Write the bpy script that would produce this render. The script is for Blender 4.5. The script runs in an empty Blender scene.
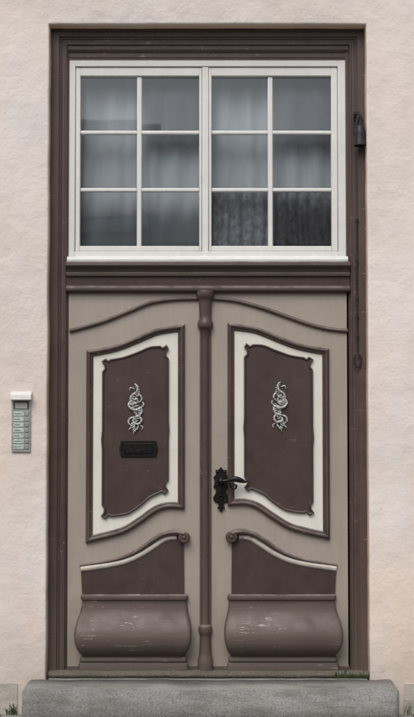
import bpy, bmesh, math, random
from mathutils import Vector, noise
random.seed(7)
S=bpy.context.scene
# ---------------------------------------------------------------- survey (photo measurements -> metres)
D=7.0; CZ=1.6; F=58.6; TH=math.radians(2.3); SH=0.0478
SX=0.006011
def X(px,y=0.0): return (px-207)*SX*(D+y)/D
def Z(py,y=0.0):
    ys=36*((358.5-py)/717+SH)
    return CZ+(D+y)*math.tan(TH+math.atan(ys/F))
def P(px,py,y=0.0): return (X(px,y),Z(py,y))
def PL(l,y=0.0): return [P(a,b,y) for a,b in l]
U=0.006
# ---------------------------------------------------------------- materials
def lin(r,g,b):
    f=lambda c:(c/255/12.92) if c/255<=0.04045 else ((c/255+0.055)/1.055)**2.4
    return (f(r),f(g),f(b),1)
class N:
    def __init__(s,name):
        s.m=bpy.data.materials.new(name); s.m.use_nodes=True
        s.t=s.m.node_tree; s.b=s.t.nodes['Principled BSDF']; s.out=s.t.nodes['Material Output']
        s.tc=s.t.nodes.new('ShaderNodeTexCoord')
    def n(s,k,**kw):
        q=s.t.nodes.new(k)
        for a,b in kw.items(): setattr(q,a,b)
        return q
    def l(s,a,b): s.t.links.new(a,b)
    def map(s,sc):
        m=s.n('ShaderNodeMapping'); m.inputs['Scale'].default_value=sc; s.l(s.tc.outputs['Object'],m.inputs['Vector']); return m.outputs[0]
    def noise(s,scale,detail=6,rough=.6,sc=(1,1,1),dist=0):
        q=s.n('ShaderNodeTexNoise'); q.inputs['Scale'].default_value=scale; q.inputs['Detail'].default_value=min(detail,4)
        q.inputs['Roughness'].default_value=rough; q.inputs['Distortion'].default_value=dist
        s.l(s.map(sc),q.inputs['Vector']); return q.outputs['Fac']
    def ramp(s,src,a,b,ca=(0,0,0,1),cb=(1,1,1,1)):
        q=s.n('ShaderNodeValToRGB'); e=q.color_ramp.elements
        e[0].position=a; e[0].color=ca; e[1].position=b; e[1].color=cb
        s.l(src,q.inputs[0]); return q.outputs[0]
    def mix(s,f,a,b,mode='MIX'):
        q=s.n('ShaderNodeMix',data_type='RGBA',blend_type=mode)
        for k,v in ((0,f),(6,a),(7,b)):
            if isinstance(v,(int,float,tuple)): q.inputs[k].default_value=v
            else: s.l(v,q.inputs[k])
        return q.outputs[2]
    def math(s,op,a,b):
        q=s.n('ShaderNodeMath',operation=op)
        for k,v in ((0,a),(1,b)):
            if isinstance(v,(int,float)): q.inputs[k].default_value=v
            else: s.l(v,q.inputs[k])
        return q.outputs[0]
    def bump(s,h,strength=.3,dist=.01,prev=None):
        q=s.n('ShaderNodeBump'); q.inputs['Strength'].default_value=strength; q.inputs['Distance'].default_value=dist
        s.l(h,q.inputs['Height'])
        if prev: s.l(prev,q.inputs['Normal'])
        return q.outputs[0]
    def fin(s,col,rough=.5,nor=None,metal=0):
        if isinstance(col,tuple): s.b.inputs['Base Color'].default_value=col
        else: s.l(col,s.b.inputs['Base Color'])
        if isinstance(rough,(int,float)): s.b.inputs['Roughness'].default_value=rough
        else: s.l(rough,s.b.inputs['Roughness'])
        s.b.inputs['Metallic'].default_value=metal
        if nor: s.l(nor,s.b.inputs['Normal'])
        return s.m
def sc(c,k): return (c[0]*k,c[1]*k,c[2]*k,1)
def paint(name,c,chip=None,chip_t=.70,rough=.45,dust=.35,grain=(1,1,.06),dustc=(.36,.33,.30,1),patch=.16,low=0.0,reg0=.47,gs=.14,chs=(.4,1,1.7)):
    q=N(name)
    a=q.ramp(q.noise(4.5,5,.7),.32,.68,sc(c,1-patch),sc(c,1+patch))
    b=q.ramp(q.noise(24,5,.7,grain),.3,.72,(1-gs,1-gs,1-gs,1),(1+gs*.6,1+gs*.55,1+gs*.5,1))
    col=q.mix(1,a,b,'MULTIPLY')
    if chip:
        h=q.ramp(q.noise(30,5,.8,chs),chip_t,chip_t+.012)
        reg=q.ramp(q.noise(2.3,2),reg0,reg0+.1)
        col=q.mix(q.math('MULTIPLY',h,reg),col,chip)
    g=q.n('ShaderNodeNewGeometry'); sx=q.n('ShaderNodeSeparateXYZ'); q.l(g.outputs['Normal'],sx.inputs[0])
    up=q.math('MULTIPLY',q.ramp(sx.outputs[2],.35,.95),q.math('MULTIPLY',q.ramp(q.noise(14,3),.3,.7),dust*2))
    up.node.use_clamp=True
    col=q.mix(up,col,dustc)
    if low:
        s=q.n('ShaderNodeSeparateXYZ'); q.l(q.tc.outputs['Object'],s.inputs[0])
        d=q.math('ADD',s.outputs[2],q.math('MULTIPLY',q.math('SUBTRACT',q.noise(9,4,.7),.5),.7))
        col=q.mix(q.ramp(d,.2,.8,(low,)*3+(1,),(0,0,0,1)),col,lin(112,102,92))
    r=q.ramp(q.noise(9,3),.3,.7,(rough-.06,)*3+(1,),(rough+.16,)*3+(1,))
    nb=q.bump(q.noise(45,4,.7,grain),.28,.004)
    return q.fin(col,r,nb)
BROWN=lin(84,68,63)
m_brown=paint('brown_paint',BROWN,lin(138,124,114),.64,low=.4,reg0=.44)
m_panel=paint('dark_brown_panel_paint',lin(69,54,50),lin(118,104,96),.67,rough=.5,patch=.16,gs=.07)
m_bomb=paint('worn_brown_paint',lin(82,66,62),lin(180,170,162),.625,rough=.5,grain=(.06,1,1),patch=.2,low=.35,reg0=.48,chs=(.22,1,1.9))
m_taupe=paint('taupe_paint',lin(167,156,146),lin(112,100,92),.69,rough=.55,dust=.2,patch=.05,low=.4,gs=.06)
m_cream=paint('cream_paint',lin(231,228,218),lin(150,138,126),.68,rough=.5,dust=.2,patch=.04,gs=.05)
m_white=paint('white_window_paint',lin(229,229,225),lin(160,154,145),.69,rough=.45,dust=.2,patch=.04,grain=(1,1,1),gs=.05)
m_lightmould=paint('pale_taupe_paint',lin(194,187,178),lin(100,88,82),.60,dust=.2)

def plaster(name,tint,pk=.5):
    q=N(name)
    c1=lin(*tint)
    a=q.ramp(q.noise(1.1,4,.55),.32,.68,sc(c1,.92),sc(c1,1.05))
    w=q.ramp(q.noise(.9,4,.6,(1.3,1,.8),.4),.42,.70)
    s=q.n('ShaderNodeSeparateXYZ'); q.l(q.tc.outputs['Object'],s.inputs[0])
    hz=q.ramp(q.math('MULTIPLY',s.outputs[2],.25),.25,.8,(1,1,1,1),(.4,.4,.4,1))
    col=q.mix(q.math('MULTIPLY',q.math('MULTIPLY',w,pk),hz),a,lin(236,210,188))
    g=q.ramp(q.noise(2.4,4,.7,(1,1,.35)),.48,.78)
    col=q.mix(q.math('MULTIPLY',g,.38),col,lin(204,196,189))
    sp=q.ramp(q.noise(30,4,.85),.60,.74)
    col=q.mix(q.math('MULTIPLY',sp,.35),col,lin(186,174,164))
    d=q.math('ADD',s.outputs[2],q.math('MULTIPLY',q.math('SUBTRACT',q.noise(6,4,.7),.5),.5))
    dm=q.ramp(d,.10,.6,(.65,)*3+(1,),(0,0,0,1))
    col=q.mix(dm,col,lin(184,172,160))
    nb=q.bump(q.noise(60,4,.75),.5,.004)
    nb=q.bump(q.noise(5,4,.6),.45,.035,nb)
    v=q.n('ShaderNodeTexVoronoi',feature='DISTANCE_TO_EDGE'); v.inputs['Scale'].default_value=.9
    vm=q.n('ShaderNodeVectorMath',operation='ADD'); nn=q.n('ShaderNodeTexNoise'); nn.inputs['Scale'].default_value=3; nn.inputs['Detail'].default_value=4
    q.l(q.tc.outputs['Object'],nn.inputs['Vector']); q.l(q.tc.outputs['Object'],vm.inputs[0]); q.l(nn.outputs['Color'],vm.inputs[1]); q.l(vm.outputs[0],v.inputs['Vector'])
    cr=q.ramp(v.outputs['Distance'],.0,.004,(1,1,1,1),(0,0,0,1))
    cm=q.math('MULTIPLY',cr,q.ramp(q.noise(1.3,3),.5,.62))
    col=q.mix(q.math('MULTIPLY',cm,.45),col,lin(175,160,148))
    return q.fin(col,.9,nb)
m_wall=plaster('cream_plaster',(235,226,221),.75)
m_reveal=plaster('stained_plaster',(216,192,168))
def granite(name,base,dark,light,dirt=.5,sp=.7):
    q=N(name)
    col=q.ramp(q.noise(3,4),.3,.7,sc(base,.78),sc(base,1.15))
    k=q.ramp(q.noise(120,3,.75),.52,.62); col=q.mix(q.math('MULTIPLY',k,sp),col,dark)
    k=q.ramp(q.noise(105,3,.75,(1.1,1,.9)),.58,.66); col=q.mix(q.math('MULTIPLY',k,sp),col,light)
    k=q.ramp(q.noise(5,4,.75,(.5,1,2)),.46,.7); col=q.mix(q.math('MULTIPLY',k,dirt),col,lin(80,79,70))
    nb=q.bump(q.noise(60,4,.75),.6,.01)
    return q.fin(col,.85,nb)
m_gran=granite('granite',lin(140,140,136),lin(78,78,78),lin(188,188,184),.6,.6)
m_thr=granite('threshold_stone',lin(106,99,89),lin(56,52,46),lin(150,145,132),.7)
m_plinth=granite('plinth_render',lin(190,182,173),lin(150,142,133),lin(212,206,198),.35,.5)
q=N('black_iron'); m_iron=q.fin(q.ramp(q.noise(40,5),.3,.8,(.008,.008,.009,1),(.03,.028,.027,1)),.38,q.bump(q.noise(60,5),.4,.003),.5)
q=N('rusty_dark_iron'); m_rod=q.fin(q.ramp(q.noise(40,5),.3,.8,lin(30,28,32),lin(62,56,58)),.5,q.bump(q.noise(80,5),.4,.003),.3)
q=N('silvered_metal'); m_silver=q.fin(q.ramp(q.noise(110,5),.32,.62,lin(98,96,96),lin(212,212,212)),.5,q.bump(q.noise(150,5),.6,.004),.3)
q=N('brushed_aluminium'); m_alu=q.fin(q.ramp(q.noise(50,4,.6,(.05,1,1)),.3,.7,lin(158,162,160),lin(190,193,190)),.4,None,.5)
q=N('white_plastic'); m_plas=q.fin(q.ramp(q.noise(30,4),.3,.7,lin(212,211,205),lin(228,228,225)),.4)
q=N('name_label'); m_label=q.fin(q.ramp(q.noise(60,2),.4,.6,lin(172,190,182),lin(205,214,208)),.3)
q=N('dark_plastic'); m_dkpl=q.fin(lin(70,72,74),.4)
q=N('label_ink'); m_ink=q.fin(lin(105,115,120),.6)
q=N('old_window_glass')
tr=q.n('ShaderNodeBsdfTransparent'); tr.inputs[0].default_value=(.90,.93,.95,1)
gl=q.n('ShaderNodeBsdfGlossy'); gl.inputs['Roughness'].default_value=.02; gl.inputs[0].default_value=(.95,.98,1,1)
fr=q.n('ShaderNodeFresnel'); fr.inputs[0].default_value=1.52
nb=q.bump(q.noise(2.2,1,.4,(1,1,.6)),.08,.02); q.l(nb,gl.inputs['Normal'])
mx=q.n('ShaderNodeMixShader'); q.l(q.math('MULTIPLY',fr.outputs[0],2.1),mx.inputs[0]); q.l(tr.outputs[0],mx.inputs[1]); q.l(gl.outputs[0],mx.inputs[2])
q.l(mx.outputs[0],q.out.inputs[0]); m_glass=q.m
q=N('grey_net_curtain'); c=q.ramp(q.noise(9,4,.65,(1,1,.12),.2),.3,.7,lin(158,164,168),lin(180,186,190)); m_curt=q.fin(c,.9)
q=N('dark_drape'); c=q.ramp(q.noise(26,5,.75,(1,1,.8),.3),.36,.70,lin(84,89,94),lin(136,141,145)); m_drape=q.fin(c,.9)
q=N('room_paint'); m_room=q.fin(lin(96,94,92),.9)
q=N('grass_blade'); m_grass=q.fin(q.ramp(q.noise(20,3),.3,.7,(.03,.06,.012,1),(.10,.15,.04,1)),.6)
q=N('asphalt'); m_asph=q.fin(q.ramp(q.noise(60,4,.7),.3,.7,(.035,.035,.036,1),(.075,.073,.07,1)),.9)
def pavers(name,c):
    q=N(name); b=q.n('ShaderNodeTexBrick'); b.inputs['Scale'].default_value=1; b.inputs['Brick Width'].default_value=.4; b.inputs['Row Height'].default_value=.3; b.inputs['Mortar Size'].default_value=.008
    b.inputs['Color1'].default_value=sc(c,.9); b.inputs['Color2'].default_value=sc(c,1.12); b.inputs['Mortar'].default_value=sc(c,.35)
    q.l(q.tc.outputs['Object'],b.inputs['Vector'])
    col=q.mix(.6,b.outputs['Color'],q.ramp(q.noise(30,4),.3,.7,(.6,.6,.6,1),(1.1,1.1,1.1,1)),'MULTIPLY')
    return q.fin(col,.85)
m_pave=pavers('paving_slabs',(.24,.23,.21,1))
q=N('ground_earth'); m_ground=q.fin(q.ramp(q.noise(.6,4),.3,.7,(.07,.08,.04,1),(.14,.13,.09,1)),.95)
q=N('opposite_render'); m_opp=q.fin(q.ramp(q.noise(1,4),.3,.7,lin(176,160,140),lin(198,184,164)),.9)
q=N('opposite_render_grey'); m_opp2=q.fin(q.ramp(q.noise(1,4),.3,.7,lin(170,166,160),lin(192,188,180)),.9)
q=N('roof_tiles'); w=q.n('ShaderNodeTexWave',bands_direction='X'); w.inputs['Scale'].default_value=2.2; q.l(q.tc.outputs['Object'],w.inputs[0])
m_roof=q.fin(q.ramp(q.noise(4,4),.3,.7,lin(120,98,90),lin(150,124,112)),.85,q.bump(w.outputs['Fac'],.8,.05))
q=N('dark_window_glass'); m_dkgl=q.fin((.02,.025,.03,1),.08)
# ---------------------------------------------------------------- geometry helpers
def empty(name):
    e=bpy.data.objects.new(name,None); e.empty_display_size=.2; S.collection.objects.link(e); return e
def obj(name,verts,faces,mat,parent=None,bevel=0,seg=2,ang=35,sharp=False):
    me=bpy.data.meshes.new(name); bm=bmesh.new()
    vs=[bm.verts.new(v) for v in verts]
    for f in faces:
        try: bm.faces.new([vs[i] for i in f])
        except ValueError: pass
    bmesh.ops.recalc_face_normals(bm,faces=bm.faces)
    for e in bm.edges:
        if len(e.link_faces)==2 and e.calc_face_angle(0)>math.radians(ang): e.smooth=False
    for f in bm.faces: f.smooth=not sharp
    bm.to_mesh(me); bm.free()
    o=bpy.data.objects.new(name,me); S.collection.objects.link(o)
    if mat: me.materials.append(mat)
    if parent: o.parent=parent
    if bevel:
        b=o.modifiers.new('b','BEVEL'); b.width=bevel; b.segments=seg; b.limit_method='ANGLE'; b.angle_limit=math.radians(30)
        b.harden_normals=False
    return o
def box(name,x0,x1,y0,y1,z0,z1,mat,parent=None,bevel=.002,seg=2):
    v=[(x,y,z) for x in (x0,x1) for y in (y0,y1) for z in (z0,z1)]
    f=[(0,1,3,2),(4,6,7,5),(0,4,5,1),(2,3,7,6),(0,2,6,4),(1,5,7,3)]
    return obj(name,v,f,mat,parent,bevel,seg)
def prism(name,pts,yf,yb,mat,parent=None,bevel=0,seg=2):
    n=len(pts)
    v=[(x,yf,z) for x,z in pts]+[(x,yb,z) for x,z in pts]
    f=[tuple(range(n)),tuple(range(2*n-1,n-1,-1))]+[(i,(i+1)%n,n+(i+1)%n,n+i) for i in range(n)]
    return obj(name,v,f,mat,parent,bevel,seg)
def spl(p,n=8):
    q=[p[0]]+list(p)+[p[-1]]; out=[]
    for i in range(1,len(q)-2):
        a,b,c,d=q[i-1],q[i],q[i+1],q[i+2]
        for k in range(n):
            t=k/n
            out.append(tuple(.5*((2*b[j])+(-a[j]+c[j])*t+(2*a[j]-5*b[j]+4*c[j]-d[j])*t*t+(-a[j]+3*b[j]-3*c[j]+d[j])*t**3) for j in range(len(b))))
    out.append(tuple(p[-1])); return out
def sweep(name,path,prof,y0,mat,parent,closed=False,scale=None):
    n=len(path); V=[];Fc=[];m=len(prof)
    for i in range(n):
        p=Vector(path[i])
        a=Vector(path[i-1]) if (i>0 or closed) else None
        b=Vector(path[(i+1)%n]) if (i<n-1 or closed) else None
        t1=(p-a).normalized() if a is not None else (b-p).normalized()
        t2=(b-p).normalized() if b is not None else t1
        n1=Vector((-t1.y,t1.x)); n2=Vector((-t2.y,t2.x)); nn=(n1+n2)
        if nn.length<1e-6: nn=n1
        nn.normalize(); mi=1/max(.45,nn.dot(n1))
        k=scale[i] if scale else 1
        for u,v in prof: V.append((p.x+nn.x*u*mi*k,y0-v*(k if scale else 1),p.y+nn.y*u*mi*k))
    for i in range(n if closed else n-1):
        j=(i+1)%n
        for k in range(m-1): Fc.append((i*m+k,i*m+k+1,j*m+k+1,j*m+k))
    if not closed:
        Fc.append(tuple(range(m))); Fc.append(tuple(range((n-1)*m,n*m)))
    return obj(name,V,Fc,mat,parent)
def lathe(name,c,prof,mat,parent,axis='z',n=24,ey=1.0):
    V=[];Fc=[];m=len(prof)
    for z,r in prof:
        for k in range(n):
            a=2*math.pi*k/n
            if axis=='z': V.append((c[0]+r*math.cos(a),c[1]+r*math.sin(a)*ey,z))
            else: V.append((c[0]+r*math.cos(a),z,c[2]+r*math.sin(a)))
    for i in range(m-1):
        for k in range(n): Fc.append((i*n+k,i*n+(k+1)%n,(i+1)*n+(k+1)%n,(i+1)*n+k))
    Fc.append(tuple(range(n))); Fc.append(tuple(range((m-1)*n,m*n)))
    return obj(name,V,Fc,mat,parent)
def tube(path,rad,n=8,flat=1.0):
    V=[];Fc=[]
    for i,p in enumerate(path):
        p=Vector(p); a=Vector(path[max(0,i-1)]); b=Vector(path[min(len(path)-1,i+1)])
        t=(b-a).normalized(); up=Vector((0,1,0)) if abs(t.y)<.9 else Vector((1,0,0))
        s=t.cross(up).normalized(); w=s.cross(t).normalized()
        r=rad[i] if isinstance(rad,(list,tuple)) else rad
        for k in range(n):
            an=2*math.pi*k/n; q=p+s*math.cos(an)*r+w*math.sin(an)*r*flat
            V.append(tuple(q))
    L=len(path)
    for i in range(L-1):
        for k in range(n): Fc.append((i*n+k,i*n+(k+1)%n,(i+1)*n+(k+1)%n,(i+1)*n+k))
    Fc.append(tuple(range(n))); Fc.append(tuple(range((L-1)*n,L*n)))
    return V,Fc
def join(name,parts,mat,parent):
    V=[];Fc=[]
    for v,f in parts:
        o=len(V); V+=v; Fc+=[tuple(i+o for i in q) for q in f]
    return obj(name,V,Fc,mat,parent,ang=60)
def hprof(name,x0,x1,prof,mat,parent):
    n=len(prof); V=[(x0,y,z) for z,y in prof]+[(x1,y,z) for z,y in prof]
    Fc=[tuple(range(n)),tuple(range(n,2*n))]+[(i,i+1,n+i+1,n+i) for i in range(n-1)]+[(n-1,0,n,2*n-1)]
    return obj(name,V,Fc,mat,parent,ang=25)
# ---------------------------------------------------------------- ground, road
WY=-0.12   # wall face
box('ground',-400,400,-400,400,-.5,-.16,m_ground,None,0)
box('road',-60,60,-13.0,-2.6,-.3,-.12,m_asph,None,0)
box('pavement',-60,60,-2.45,12,-.3,0,m_pave,None,0)
box('kerb',-60,60,-2.6,-2.45,-.3,.003,m_gran,None,.012)
box('pavement.001',-60,60,-40,-13.15,-.3,0,m_pave,None,0)
box('kerb.001',-60,60,-13.15,-13.0,-.3,.003,m_gran,None,.012)
# ---------------------------------------------------------------- house wall with opening
house=empty('plastered_house')
xl=X(47.5,WY); xr=X(368,WY); zt=Z(24,WY); HX=6; HZ=6.2
path=[]
nz=70; nx=36
for i in range(nz+1): path.append((xl,0+zt*i/nz))
for i in range(1,nx+1): path.append((xl+(xr-xl)*i/nx,zt))
for i in range(1,nz+1): path.append((xr,zt-zt*i/nz))
path2=[]
for i,(x,z) in enumerate(path):
    dx=noise.noise(Vector((z*3,x*2,1)))*.004+noise.noise(Vector((z*14,x*12,5)))*.0022
    dz=noise.noise(Vector((x*3,z,9)))*.004+noise.noise(Vector((x*14,z,3)))*.002
    path2.append((x+dx,z+(dz if i>=nz and i<=nz+nx else 0)))
loops=[(.012,WY),(.006,WY+.001),(.002,WY+.005),(0,WY+.012)]
def offp(i,o):
    x,z=path2[i]
    if i<=nz: x-=o
    if i>=nz+nx: x+=o
    if nz<=i<=nz+nx: z+=o
    return x,z
V=[];Fc=[];n=len(path2)
for o,y in loops:
    for i in range(n):
        x,z=offp(i,o); V.append((x,y,z))
for k in range(len(loops)-1):
    for i in range(n-1): Fc.append((k*n+i,k*n+i+1,(k+1)*n+i+1,(k+1)*n+i))
b=len(V)
V+=[(-HX,WY,0),(-HX,WY,zt),(-HX,WY,HZ),(HX,WY,HZ),(HX,WY,zt),(HX,WY,0)]
Fc.append(tuple([b,*range(0,nz+1),b+1])); Fc.append(tuple([b+1,*range(nz,nz+nx+1),b+4,b+3,b+2])); Fc.append(tuple([b+4,*range(nz+nx,n),b+5]))
obj('front_wall',V,Fc,m_wall,house,ang=70)
V=[];Fc=[]
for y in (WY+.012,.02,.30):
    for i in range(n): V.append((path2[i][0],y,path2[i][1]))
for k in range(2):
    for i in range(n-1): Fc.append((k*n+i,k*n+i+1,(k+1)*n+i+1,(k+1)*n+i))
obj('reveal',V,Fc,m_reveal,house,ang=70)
zp=Z(683,WY)
box('plinth',-HX,X(20,WY),WY-.006,WY+.05,-.05,zp,m_plinth,house,.004)
box('plinth_r',X(401,WY),HX,WY-.006,WY+.05,-.05,zp,m_plinth,house,.004)
box('side_wall_l',-HX,-HX+.3,WY+.004,9,0,HZ-.01,m_wall,house,0)
box('side_wall_r',HX-.3,HX,WY+.004,9,0,HZ-.01,m_wall,house,0)
box('back_wall',-HX+.3,HX-.3,8.7,9,0,HZ-.01,m_wall,house,0)
obj('roof',[(-6.3,-.5,HZ-.1),(6.3,-.5,HZ-.1),(6.3,4.4,HZ+4.2),(-6.3,4.4,HZ+4.2),(-6.3,9.4,HZ-.1),(6.3,9.4,HZ-.1),(-6.3,-.5,HZ),(6.3,-.5,HZ),(6.3,4.4,HZ+4.35),(-6.3,4.4,HZ+4.35),(-6.3,9.4,HZ),(6.3,9.4,HZ)],
  [(0,1,2,3),(3,2,5,4),(6,7,8,9),(9,8,11,10),(0,1,7,6),(4,5,11,10),(0,6,9,3),(3,9,10,4),(1,7,8,2),(2,8,11,5)],m_roof,house)
box('hall_back',-1.3,1.3,2.6,2.7,0,4.3,m_room,house,0)
box('hall_side_l',-1.4,-1.3,.3,2.7,0,4.3,m_room,house,0)
box('hall_side_r',1.3,1.4,.3,2.7,0,4.3,m_room,house,0)
box('hall_ceiling',-1.4,1.4,.3,2.7,4.3,4.4,m_room,house,0)
box('hall_floor',-1.4,1.4,.3,2.7,0,.2,m_room,house,0)
# ---------------------------------------------------------------- stone step + threshold
step=empty('granite_step')
SZ=Z(690,-.42)
def rough_block(name,x0,x1,y0,y1,z0,z1,mat,parent,amp=.004):
    bm=bmesh.new(); bmesh.ops.create_cube(bm,size=1)
    for v in bm.verts: v.co=Vector((x0+(v.co.x+.5)*(x1-x0),y0+(v.co.y+.5)*(y1-y0),z0+(v.co.z+.5)*(z1-z0)))
    bmesh.ops.bevel(bm,geom=list(bm.edges),offset=.009,segments=3,affect='EDGES')
    es=[e for e in bm.edges if e.calc_length()>.5]
    bmesh.ops.subdivide_edges(bm,edges=es,cuts=110)
    for v in bm.verts:
        p=v.co
        v.co=p+Vector((0,noise.noise(p*9)*amp+noise.noise(p*45)*amp*.5,noise.noise(p*8+Vector((3,3,3)))*amp+noise.noise(p*40)*amp*.6))
    for f in bm.faces: f.smooth=True
    me=bpy.data.meshes.new(name); bm.to_mesh(me); bm.free(); me.materials.append(mat)
    o=bpy.data.objects.new(name,me); S.collection.objects.link(o); o.parent=parent; return o
rough_block('tread_block',X(24,-.42),X(397,-.42),-.42,WY-.013,-.05,SZ,m_gran,step)
rough_block('inner_block',xl+.004,xr-.004,WY-.011,.3,-.05,SZ-.004,m_gran,step,.002)
rough_block('threshold',X(48,-.07),X(369,-.07),-.09,.02,SZ-.006,Z(672,-.09),m_thr,step,.003)
# ---------------------------------------------------------------- door frame
fr=empty('door_frame')
xo0,xo1=X(50),X(366.5); zo=Z(30); zi=SZ
prof=[(0,0),(0,.055),(.002,.058),(.050,.058),(.053,.055),(.053,.048),(.057,.044),(.062,.044),(.066,.040),(.068,.036),(.084,.036),(.088,.040),(.094,.040),(.098,.034),(.102,.026),(.102,0)]
sweep('outer_casing',[(xo1,zi),(xo1,zo),(xo0,zo),(xo0,zi)],prof,.02,m_brown,fr)
box('backing_l',xo0+.002,X(68),.0,.10,zi,zo-.002,m_brown,fr,.002)
box('backing_r',X(346.5),xo1-.002,.0,.10,zi,zo-.002,m_brown,fr,.002)
def zz(l,y0): return [(Z(a),y0-d) for a,d in l]
hprof('head_moulding',X(66.5),X(349.5),zz([(45,.0),(45,.024),(47,.030),(50,.030),(52,.022),(53,.014),(57,.014),(58,.010),(60,.010),(60,0)],.02)+[(Z(60),.1),(Z(45),.1)],m_brown,fr)
hprof('transom_beam',X(66.5),X(349.5),zz([(262,.0),(262,.030),(263.5,.052),(266.5,.056),(268,.050),(270,.036),(273,.030),(274,.034),(276.5,.034),(277.5,.020),(286,.018),(287,.026),(289,.036),(291,.036),(292.5,.026),(293,.004)],0)+[(Z(293),.1),(Z(262),.1)],m_panel,fr)
# ---------------------------------------------------------------- transom window
win=empty('transom_window')
def bd(name,a,b,c,d,yf,yb=.08,bev=.003,par=win,mat=m_white): return box(name,X(a),X(b),yf,yb,Z(d),Z(c),mat,par,bev)
bd('frame_left',67,74,60,262,.006); bd('frame_right',339,348,60,262,.006)
bd('frame_head',74,339,60,66,.0065); bd('frame_sill',74,339,251,262,.0062)
bd('frame_mullion',202,208.5,66,251,.012)
hprof('weather_bar',X(67),X(348),[(Z(256),.004),(Z(258),-.022),(Z(260),-.026),(Z(261.8),-.024),(Z(261.8),.02),(Z(256),.02)],m_white,win)
for s,(a,b) in enumerate(((74.4,201.6),(208.9,338.6))):
    g0,g1=((79,199.2),(211.5,332.5))[s]
    bd('sash_stile_a%d'%s,a,g0,66.5,250.6,.016,.062,.004); bd('sash_stile_b%d'%s,g1,b,66.5,250.6,.016,.062,.004)
    bd('sash_head%d'%s,g0,g1,66.5,75,.0163,.062,.004); bd('sash_foot%d'%s,g0,g1,245.5,250.6,.0163,.062,.004)
    mid=((136.2,141),(268.6,273.4))[s]
    bd('bar_v%d'%s,mid[0],mid[1],75,245.5,.026,.058,.006)
    xs=[(g0,mid[0]),(mid[1],g1)]
    zs=[(75,129.3),(133,187),(190.6,245.5)]
    for k,(u,v) in enumerate(((129.3,133),(187,190.6))):
        for j,(c,d) in enumerate(xs): bd('bar_h%d%d%d'%(s,k,j),c,d,u,v,.0265,.058,.006)
    for i,(c,d) in enumerate(xs):
        for k,(u,v) in enumerate(zs):
            t1=random.uniform(-.0014,.0014); t2=random.uniform(-.0014,.0014)
            obj('pane_%d%d%d'%(s,i,k),[(X(c)-.002,.044+t1,Z(v)-.002),(X(d)+.002,.044-t1,Z(v)-.002),(X(d)+.002,.044-t1+t2,Z(u)+.002),(X(c)-.002,.044+t1+t2,Z(u)+.002)],[(0,1,2,3)],m_glass,win)
def curtain(name,x0,x1,z0,z1,y,mat,amp,wl,seed):
    nx_=160; nz_=24; V=[];Fc=[]
    for j in range(nz_+1):
        for i in range(nx_+1):
            x=x0+(x1-x0)*i/nx_; z=z0+(z1-z0)*j/nz_
            ph=x/wl*2*math.pi+noise.noise(Vector((x*4,z*.5,seed)))*3
            V.append((x,y+math.sin(ph)*amp*(1+.4*noise.noise(Vector((x*5,z,seed)))),z))
    for j in range(nz_):
        for i in range(nx_):
            a=j*(nx_+1)+i; Fc.append((a,a+1,a+nx_+2,a+nx_+1))
    return obj(name,V,Fc,mat,win,ang=180)
curtain('net_curtain',X(66),X(348),Z(270),Z(50),.15,m_curt,.009,.14,2)
curtain('drape_low',X(206),X(340),Z(258),Z(186),.115,m_drape,.010,.07,5)
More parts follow.
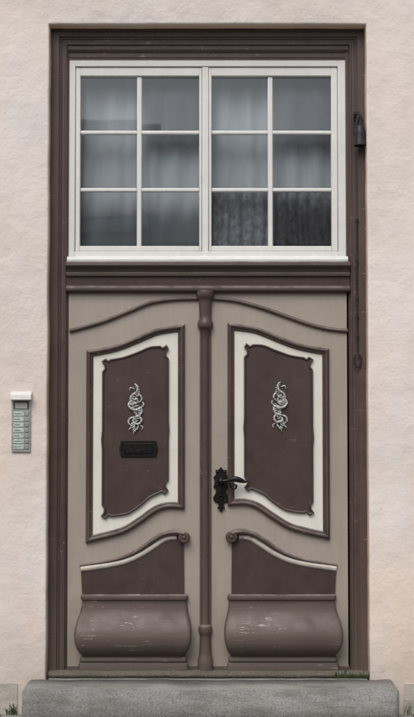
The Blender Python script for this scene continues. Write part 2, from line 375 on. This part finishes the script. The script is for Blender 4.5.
# ---------------------------------------------------------------- double door
door=empty('wooden_double_door')
zb=Z(670); ztp=Z(292)
def leaf(name,a,b):
    return box(name,X(a),X(b),0,.05,zb,ztp,m_taupe,door,.002)
leaf('leaf_left',68.5,205.2); leaf('leaf_right',205.8,349)
idf=lambda p:p
MR=lambda p:(229.3+(183-p[0])*1.035,p[1]-1.5-(2.0*(p[1]-330)/200))
ML=lambda p:(225.5+(190-p[0])*1.015,p[1]-.5)
roundp=lambda w,h:[(0,0),(0,h*.35),(w*.12,h*.75),(w*.3,h),(w*.55,h),(w*.72,h*.72),(w*.8,h*.45),(w,h*.35),(w,0)]
def cen(pr,w): return [(u-w/2,v) for u,v in pr]
def area(p): return sum(p[i][0]*p[(i+1)%len(p)][1]-p[(i+1)%len(p)][0]*p[i][1] for i in range(len(p)))/2
for side,mf,ml in (('l',idf,idf),('r',MR,ML)):
    arc=[(69.5,331),(85,327),(105,321),(130,311),(150,303),(172,299.5),(198,298.5)] if side=='l' else [(212.5,298.5),(236,301),(262,308),(285,316),(308,324),(328,329),(347.5,331)]
    pa=spl(PL(arc),8)
    sweep('arched_bead_'+side,pa,cen(roundp(4.2*U,.020),4.2*U),0,m_brown,door)
    top=spl([(88.5,352),(101,350),(118,346),(136,339),(155,331),(170,328),(183,326.5)],8)
    bot=spl([(183,507.5),(168,507),(156,511),(142,521),(126,531),(108,536.5),(88.5,541)],8)
    out=[mf(p) for p in top]+[mf(p) for p in bot]
    pts=PL(out)
    if area(pts)<0: pts=pts[::-1]
    prism('cream_field_'+side,pts,-.004,.001,m_cream,door)
    W=6*U
    sweep('panel_moulding_'+side,pts,[(-.3*W,0),(-.3*W,.012),(-.12*W,.024),(.1*W,.030),(.3*W,.028),(.42*W,.018),(.5*W,.016),(.62*W,.018),(.74*W,.014),(.85*W,.006),(.85*W,0)],0,m_brown,door,closed=True)
    inn=[(103.2,372),(105.8,369),(105,364.5),(102.8,361.8),(106,359.5),(109,361.5)]
    inn+=spl([(111,359.8),(124,357.5),(138,352.5),(150,347.5),(160,346.6)],6)
    inn+=[(163,348.5),(166.5,346),(168,349),(165.6,352),(165.4,356),(168.2,359)]
    inn+=[(168.2,420),(168.9,430),(168.2,440)]
    inn+=[(168.2,480),(165.4,483),(165.6,487),(168,490.5),(165,493.5),(162,491.5)]
    inn+=spl([(159,493),(150,497.5),(140,506),(128,513.5),(112,516)],6)
    inn+=[(109.5,514.8),(106,518),(102.6,516),(105,512.6),(105.6,508),(103.2,505)]
    inn+=[(103.2,450),(102.4,440),(103.2,430)]
    ip=PL([mf(p) for p in inn])
    if area(ip)<0: ip=ip[::-1]
    prism('raised_panel_'+side,ip,-.014,-.002,m_panel,door,.002)
    sweep('panel_bead_'+side,ip,[(-.005,0),(-.005,.003),(-.003,.008),(.002,.010),(.006,.008),(.009,.001),(.009,-.001)],-.012,m_panel,door,closed=True)
    crv=spl([(82,569),(96,567),(112,564.5),(128,560.5),(142,554),(155,545.5),(166,538.5),(177,537)],8)
    fld=[ml(p) for p in crv]+[ml((184,543)),ml((184.5,597)),ml((83.5,597))]
    fp=PL(fld)
    prism('apron_field_'+side,fp,-.010,.001,m_panel,door,.001)
    cp=PL([ml(p) for p in crv])
    cp2=cp if side=='l' else cp[::-1]
    w=5.0*U
    sweep('apron_pale_bead_'+side,cp2,[(-w*.5,0),(-w*.5,.012),(-w*.25,.020),(w*.1,.022),(w*.35,.016),(w*.5,.014),(w*.5,0)],-.0,m_lightmould,door)
    up=spl([(81,565.5),(96,563.3),(112,560.5),(127,556),(140,549.5),(152,541),(164,534),(176,531.8),(184,533.5)],8)
    n_=len(up); upp=PL([ml(p) for p in up]); scl=[.5+1.0*(i/(n_-1))**1.4 for i in range(n_)]
    if side=='r': upp=upp[::-1]; scl=scl[::-1]
    w=4.6*U
    sweep('apron_scroll_bead_'+side,upp,[(-w*.5,0),(-w*.5,.018),(-w*.3,.030),(0,.034),(w*.3,.028),(w*.5,.014),(w*.5,0)],-.0,m_brown,door,scale=scl)
    sx,szz=P(*ml((184.3,537.0)))
    lathe('scroll_eye_'+side,(sx,0,szz),[(0,.035),(-.036,.035),(-.044,.030),(-.046,.018),(-.042,.016),(-.044,.010),(-.052,.006),(-.054,.001)],m_brown,door,'y',28)
    lv=[(594,84,187,.020),(595,82.5,188,.034),(597,82,188.5,.038),(599,82.5,188,.036),(600,84,187,.026),(601.5,84,187,.026),(604,83.2,187.3,.028),(608,82.4,187.8,.032),(613,81.2,188.6,.042),(619,79.2,190,.062),(626,77.5,191.3,.088),(633,76.8,191.8,.104),(640,77.5,191,.108),(646,79.3,189.5,.098),(651,81.5,187.5,.074),(654,83.5,185.5,.050),(655.5,84.5,184.5,.036),(656.2,82.5,186.5,.038),(658,81.5,187.5,.046),(660,81.3,187.7,.046),(661.5,82,187,.038),(662.5,80.5,188.5,.040),(668.5,80,189,.044),(669,80,189,.044)]
    V=[];Fc=[];K=None
    for (py,a,b_,d) in lv:
        a_,b2=X(ml((a,0))[0]),X(ml((b_,0))[0])
        if a_>b2: a_,b2=b2,a_
        z=Z(py)
        if py>=669: z=max(z,zb+.001)
        r=min(.022,d*.6); row=[(a_,.0005,z)]
        for t in range(7):
            an=t/6*math.pi/2; row.append((a_+r-r*math.cos(an),-d+r-r*math.sin(an),z))
        for t in range(7):
            an=t/6*math.pi/2; row.append((b2-r+r*math.sin(an),-d+r-r*math.cos(an),z))
        row.append((b2,.0005,z)); K=len(row); V+=row
    for i in range(len(lv)-1):
        for k in range(K-1): Fc.append((i*K+k,i*K+k+1,(i+1)*K+k+1,(i+1)*K+k))
    Fc.append(tuple(range(K))); Fc.append(tuple(range((len(lv)-1)*K,len(lv)*K)))
    obj('bombe_apron_'+side,V,Fc,m_bomb,door,ang=40)
box('astragal_board',X(199.8),X(211.2),-.010,.002,zb,Z(294),m_brown,door,.002)
c=X(205.3)
def lp(l): return [(Z(a),r*U) for a,r in l]
lathe('astragal_column',(c,-.010,0),lp([(291,8.5),(293,9),(297,9),(298.5,8),(300,6.8),(303,6.5),(316,6.0),(320,6.2),(322,7.5),(325,8),(327.5,7.5),(329,5.5),(331,4.2),(340,3.4),(480,3.3),(618,3.6),(624,4.4),(626,6.5),(629,7),(632,6.6),(634,5.2),(637,5),(652,6.2),(656,6.4),(658,7.4),(666,7.8),(669,7.8)]),m_brown,door,ey=1.0)
box('bottom_rail_l',X(69),X(199.5),-.006,.002,zb,Z(666),m_brown,door,.001)
box('bottom_rail_r',X(211.5),X(348),-.006,.002,zb,Z(666),m_brown,door,.001)
# ---------------------------------------------------------------- rococo ornaments
def ornament(name,cx,cy,mir):
    e=empty(name); parts=[]
    def stroke(pts,r0,r1,depth=.0):
        q=spl([(X(cx+mir*a),-.016-depth-.003*math.sin(i),Z(cy+b)) for i,(a,b) in enumerate(pts)],5)
        L=len(q); parts.append(tube(q,[.75*r0*math.sin(math.pi*(.15+.8*i/(L-1)))**.7+r1*.7 for i in range(L)],7,.9))
    stroke([(-1,-25),(2,-22),(1,-17),(-4,-13),(-5,-8),(-1,-5),(2,-7),(1,-10),(-1,-9)],.008,.002,.004)
    stroke([(1,-16),(5,-13),(6,-9),(3,-6)],.007,.0015)
    stroke([(-5,-8),(-7,-4),(-4,0),(1,1),(5,-1),(6,3),(3,7),(-2,8)],.009,.002,.006)
    stroke([(5,-1),(8,-4),(7,-7)],.006,.0015)
    stroke([(3,7),(6,11),(3,15),(-2,14),(-2,11),(1,11)],.008,.002,.004)
    stroke([(-2,8),(-6,10),(-7,14),(-4,17)],.007,.0015)
    stroke([(3,15),(2,19),(-1,22),(-2,25)],.007,.0012,.002)
    stroke([(-2,14),(-5,19),(-7,21)],.005,.001)
    stroke([(-1,-20),(-5,-21),(-6,-18)],.005,.001)
    stroke([(4,16),(7,18),(6,21)],.005,.001)
    for k in range(44):
        b=-22+44*k/43; sp_=2.6*math.sin(b*.27); sd=1 if k%2 else -1
        env=5.6*(1-abs(b)/31); L=random.uniform(.7,1.15)*env
        t=sd*random.uniform(.5,1.0)
        dx=math.cos(t*.6)*L*sd; dy=-L*random.uniform(-.2,.7)
        stroke([(sp_,b),(sp_+dx*.5,b+dy*.25),(sp_+dx,b+dy)],random.uniform(.0045,.007),.001,random.uniform(-.001,.004))
    join('cast_foliage',parts,m_silver,e)
ornament('rococo_ornament',136,409,1); ornament('rococo_ornament.001',279.5,407,-1)
# ---------------------------------------------------------------- letter slot
ls=empty('letter_slot')
o_=[(121,441.5),(123,440.5),(155,440.5),(157,441.5),(157,445),(158,446.5),(158,451),(157,452.5),(157,456),(155,457),(123,457),(121,456),(121,452.5),(120,451),(120,446.5),(121,445)]
prism('plate',PL(o_),-.022,-.013,m_iron,ls,.0025)
fl=[(125,444),(153,444),(153,453.5),(125,453.5)]
prism('flap',PL(fl),-.027,-.02,m_iron,ls,.003)
v,f=tube([(X(125),-.027,Z(444)),(X(153),-.027,Z(444))],.0035,10); join('hinge_rod',[(v,f)],m_iron,ls)
v,f=tube(spl([(X(135),-.027,Z(450)),(X(136),-.036,Z(450.5)),(X(142),-.036,Z(450.5)),(X(143),-.027,Z(450))],5),.0022,8); join('flap_pull',[(v,f)],m_iron,ls)
# ---------------------------------------------------------------- door handle
dh=empty('door_handle')
es=[(221,467),(223.5,470),(226.5,470),(226,474),(228.5,477),(227.5,482),(228.5,487),(226,490),(227,494),(229,498),(227,502),(224,503),(223.5,508),(221,512),(218.5,508),(218,503),(215,502),(213,498),(215,494),(216,490),(213.5,487),(214.5,482),(213.5,477),(216,474),(215.5,470),(218.5,470)]
es=[es[-1]]+es; esp=spl(es,4)[:-1]
prism('escutcheon',PL(esp[4:]),-.012,0,m_iron,dh,.002)
lathe('rose',(X(221),0,Z(481)),[(-.008,.022),(-.018,.021),(-.024,.015),(-.03,.011),(-.06,.010),(-.066,.013),(-.07,.012),(-.074,.004)],m_iron,dh,'y',24)
q_=spl([(X(221),-.062,Z(481)),(X(228),-.064,Z(480)),(X(234),-.064,Z(478.5)),(X(240),-.062,Z(480)),(X(245),-.06,Z(481.5)),(X(247),-.056,Z(479.5))],6)
L=len(q_); parts=[tube(q_,[.010+.010*math.sin(min(1,max(0,(i/(L-1)-.2)/.6))*math.pi)-(.005*i/(L-1)) for i in range(L)],12)]
q_=spl([(X(229),-.062,Z(482)),(X(231),-.06,Z(487)),(X(235),-.06,Z(488)),(X(236),-.06,Z(485)),(X(234),-.06,Z(484.5))],5)
parts.append(tube(q_,.006,8)); join('lever',parts,m_iron,dh)
lathe('keyhole_boss',(X(221),0,Z(497)),[(-.010,.015),(-.016,.014),(-.020,.010),(-.017,.006),(-.012,.005)],m_iron,dh,'y',20)
parts=[]
for mir in(-1,1):
    for (a,b) in (((2,-10),(5,-8)),((3,3),(6,6)),((3,20),(6,18)),((1,25),(3,28))):
        q_=spl([(X(221+mir*u),-.014,Z(481+v)) for u,v in (a,((a[0]+b[0])/2+1,(a[1]+b[1])/2),b)],4)
        parts.append(tube(q_,.004,7))
join('plate_relief',parts,m_iron,dh)
# ---------------------------------------------------------------- bell with pull
be=empty('wrought_iron_door_bell')
bx=X(361,-.085)
parts=[]
xb=X(356.5,-.075)
parts.append(tube(spl([(xb,-.03,Z(131)),(xb,-.04,Z(122)),(xb,-.055,Z(117)),(bx,-.085,Z(118.5)),(bx+.006,-.085,Z(124)),(bx,-.085,Z(131))],6),.007,8))
parts.append(tube(spl([(bx-.012,-.085,Z(131)),(bx-.018,-.085,Z(125)),(bx,-.085,Z(120)),(bx+.018,-.085,Z(125)),(bx+.012,-.085,Z(131))],6),.005,8))
join('hanger',parts,m_rod,be)
lathe('bell_body',(bx,-.085,0),[(Z(129),.008),(Z(130),.022),(Z(132),.029),(Z(138),.032),(Z(144),.035),(Z(147.5),.039),(Z(149),.040),(Z(149.5),.033),(Z(148),.030)],m_rod,be)
lathe('clapper',(bx,-.085,0),[(Z(145),.003),(Z(150),.004),(Z(151),.009),(Z(152.5),.009),(Z(153.5),.004)],m_rod,be)
box('bell_plate',X(353.5),X(360),-.043,-.036,Z(137),Z(113),m_rod,be,.002)
parts=[]; px=X(357.5,-.05)
parts.append(tube([(px,-.05,Z(153)),(px+.002,-.05,Z(190)),(px,-.05,Z(222))],.0022,6))
parts.append(tube([(px,-.05,Z(222)),(px-.001,-.05,Z(262)),(px-.002,-.05,Z(300)),(px-.002,-.05,Z(338))],.0048,8))
for py in (222,262,300,338):
    parts.append(tube([(px-.001,-.05,Z(py-4)),(px-.001,-.05,Z(py)),(px-.001,-.05,Z(py+4))],[.003,.010,.003],8))
rc=Z(361)
parts.append(tube([(px-.002,-.05,Z(338)),(px+.001,-.05,Z(353))],.004,8))
ring=[(px+.020*math.cos(a),-.05,rc+.036*math.sin(a)*1.1) for a in [math.pi/2+2*math.pi*i/28 for i in range(27)]]
parts.append(tube(ring,.0058,8))
join('pull_rod',parts,m_rod,be)
for py in (222,318): box('rod_guide',px-.010,px+.010,-.052,-.034,Z(py+1.2),Z(py-1.2),m_rod,be,.001)
# ---------------------------------------------------------------- intercom
ic=empty('intercom_panel')
a=lambda p:X(p,WY); z_=lambda p:Z(p,WY)
box('back_plate',a(12.5),a(31.5),WY-.012,WY+.002,z_(452),z_(399),m_alu,ic,.003)
V=[(a(11.5),WY+.001,z_(400.5)),(a(11.5),WY-.045,z_(400)),(a(11.5),WY-.04,z_(395)),(a(11.5),WY-.008,z_(391.5)),(a(11.5),WY+.001,z_(391.5))]
V+=[(a(32.5),y,z) for _,y,z in V]
obj('rain_hood',V,[(0,1,2,3,4),(5,6,7,8,9),(0,1,6,5),(1,2,7,6),(2,3,8,7),(3,4,9,8),(4,0,5,9)],m_plas,ic,.002)
box('speaker_field',a(14.5),a(29.5),WY-.015,WY-.010,z_(409),z_(401.5),m_dkpl,ic,.001)
for i in range(5): box('speaker_slot_%d'%i,a(16),a(28),WY-.017,WY-.014,z_(403.6+i*1.2),z_(403+i*1.2),m_plas,ic,0)
for i in range(7):
    t=411.5+i*5.5
    box('name_label_%d'%i,a(14.5),a(24.8),WY-.0155,WY-.010,z_(t+4.4),z_(t),m_label,ic,.0006)
    box('call_button_%d'%i,a(25.8),a(29.5),WY-.018,WY-.010,z_(t+4.2),z_(t+.2),m_alu,ic,.001)
    box('name_ink_%d'%i,a(15.6),a(15.6+random.uniform(5,8)),WY-.016,WY-.0145,z_(t+2.7),z_(t+1.9),m_ink,ic,0)
# ---------------------------------------------------------------- weeds
def tuft(parts,x,y,z,n,h,spread):
    for _ in range(n):
        bx_=x+random.gauss(0,spread); by=y+random.uniform(-.008,.008); an=random.uniform(0,6.28); hh=h*random.uniform(.4,1.2); ln=random.uniform(.2,.9)*hh
        w=random.uniform(.0012,.0028)
        p0=Vector((bx_,by,z)); p1=p0+Vector((math.cos(an)*ln*.35,-abs(math.sin(an))*ln*.35,hh*.65)); p2=p0+Vector((math.cos(an)*ln,-abs(math.sin(an))*ln,hh))
        s=Vector((w,w*.4,0))
        parts.append(([tuple(p0-s),tuple(p0+s),tuple(p1+s*.8),tuple(p1-s*.8),tuple(p2)],[(0,1,2,3),(3,2,4)]))
parts=[]
for i in range(15): tuft(parts,X(333+i*3.2),-.10,SZ,int(5+12*random.random()),.025+.05*random.random()**2,.010)
for i in range(8): tuft(parts,X(50+i*9),-.10,SZ,4,.018,.014)
for px_,k in ((12,10),(17,12),(406,8)): tuft(parts,X(px_,-.14),-.14,0,k,.075,.015)
for px_ in (145,162,180,345): tuft(parts,X(px_,-.43),-.43,0,8,.055,.02)
join('grass_weeds',parts,m_grass,None)
# ---------------------------------------------------------------- houses opposite (reflected in the panes)
def opp(name,x0,x1,mat,h,rh,nw):
    e=empty(name); yf=-17.0; yb_=-26
    box('walls',x0,x1,yb_,yf,0,h,mat,e,0)
    ym=(yf+yb_)/2
    obj('roof',[(x0-.2,yf+.5,h-.1),(x1+.2,yf+.5,h-.1),(x1+.2,ym,h+rh),(x0-.2,ym,h+rh),(x0-.2,yb_-.5,h-.1),(x1+.2,yb_-.5,h-.1)],[(0,1,2,3),(3,2,5,4),(0,3,4),(1,2,5),(0,1,5,4)],m_roof,e)
    st=(x1-x0)/nw
    for r in range(2):
        for k in range(nw):
            cx=x0+st*(k+.5); z0=.9+r*2.9
            if r==0 and k==nw//2:
                box('door',cx-.55,cx+.55,yf,yf+.04,.1,2.3,m_panel,e,.01); continue
            box('window_frame',cx-.6,cx+.6,yf,yf+.05,z0,z0+1.6,m_white,e,.01)
            for ss in (-1,1):
                for zz_ in (0,1): box('window_glass',cx+ss*.28-.22,cx+ss*.28+.22,yf+.045,yf+.055,z0+.1+zz_*.75,z0+.75+zz_*.75,m_dkgl,e,0)
            box('sill',cx-.7,cx+.7,yf,yf+.14,z0-.1,z0-.02,m_gran,e,.01)
    box('cornice',x0,x1,yf,yf+.25,h-.35,h-.12,m_white,e,.03)
opp('rendered_house',-13,-1.0,m_opp2,6.2,3.2,5); opp('rendered_house.001',-.9,10,m_opp,5.6,3.6,4); opp('rendered_house.002',10.1,22,m_opp2,6.4,3.4,5); opp('rendered_house.003',-26,-13.1,m_opp,5.9,3.2,5)
# ---------------------------------------------------------------- light
w=bpy.data.worlds.new('World'); S.world=w; w.use_nodes=True; nt=w.node_tree
bg=nt.nodes['Background']; sky=nt.nodes.new('ShaderNodeTexSky'); sky.sky_type='NISHITA'; sky.sun_disc=False
EL=math.radians(52); AZ=math.radians(200)
sky.sun_elevation=EL; sky.sun_rotation=AZ; sky.dust_density=4; sky.air_density=1.2
hs=nt.nodes.new('ShaderNodeHueSaturation'); hs.inputs['Saturation'].default_value=.32
nt.links.new(sky.outputs[0],hs.inputs['Color']); nt.links.new(hs.outputs[0],bg.inputs[0]); bg.inputs[1].default_value=.148
sd=bpy.data.lights.new('sun','SUN'); sd.energy=1.05; sd.angle=math.radians(35); sd.color=(1,.965,.92)
so=bpy.data.objects.new('sun',sd); S.collection.objects.link(so)
dirv=Vector((math.sin(AZ)*math.cos(EL),math.cos(AZ)*math.cos(EL),math.sin(EL)))
so.rotation_euler=dirv.to_track_quat('Z','Y').to_euler(); so.location=dirv*30
# ---------------------------------------------------------------- camera
cd=bpy.data.cameras.new('camera'); co=bpy.data.objects.new('camera',cd); S.collection.objects.link(co)
cd.lens=F; cd.sensor_width=36; cd.sensor_fit='AUTO'; cd.shift_y=SH; cd.clip_end=2000
co.location=(0,-D,CZ); co.rotation_euler=(math.pi/2+TH,0,0)
S.camera=co
S.view_settings.view_transform='Standard'; S.view_settings.look='None'; S.view_settings.exposure=0
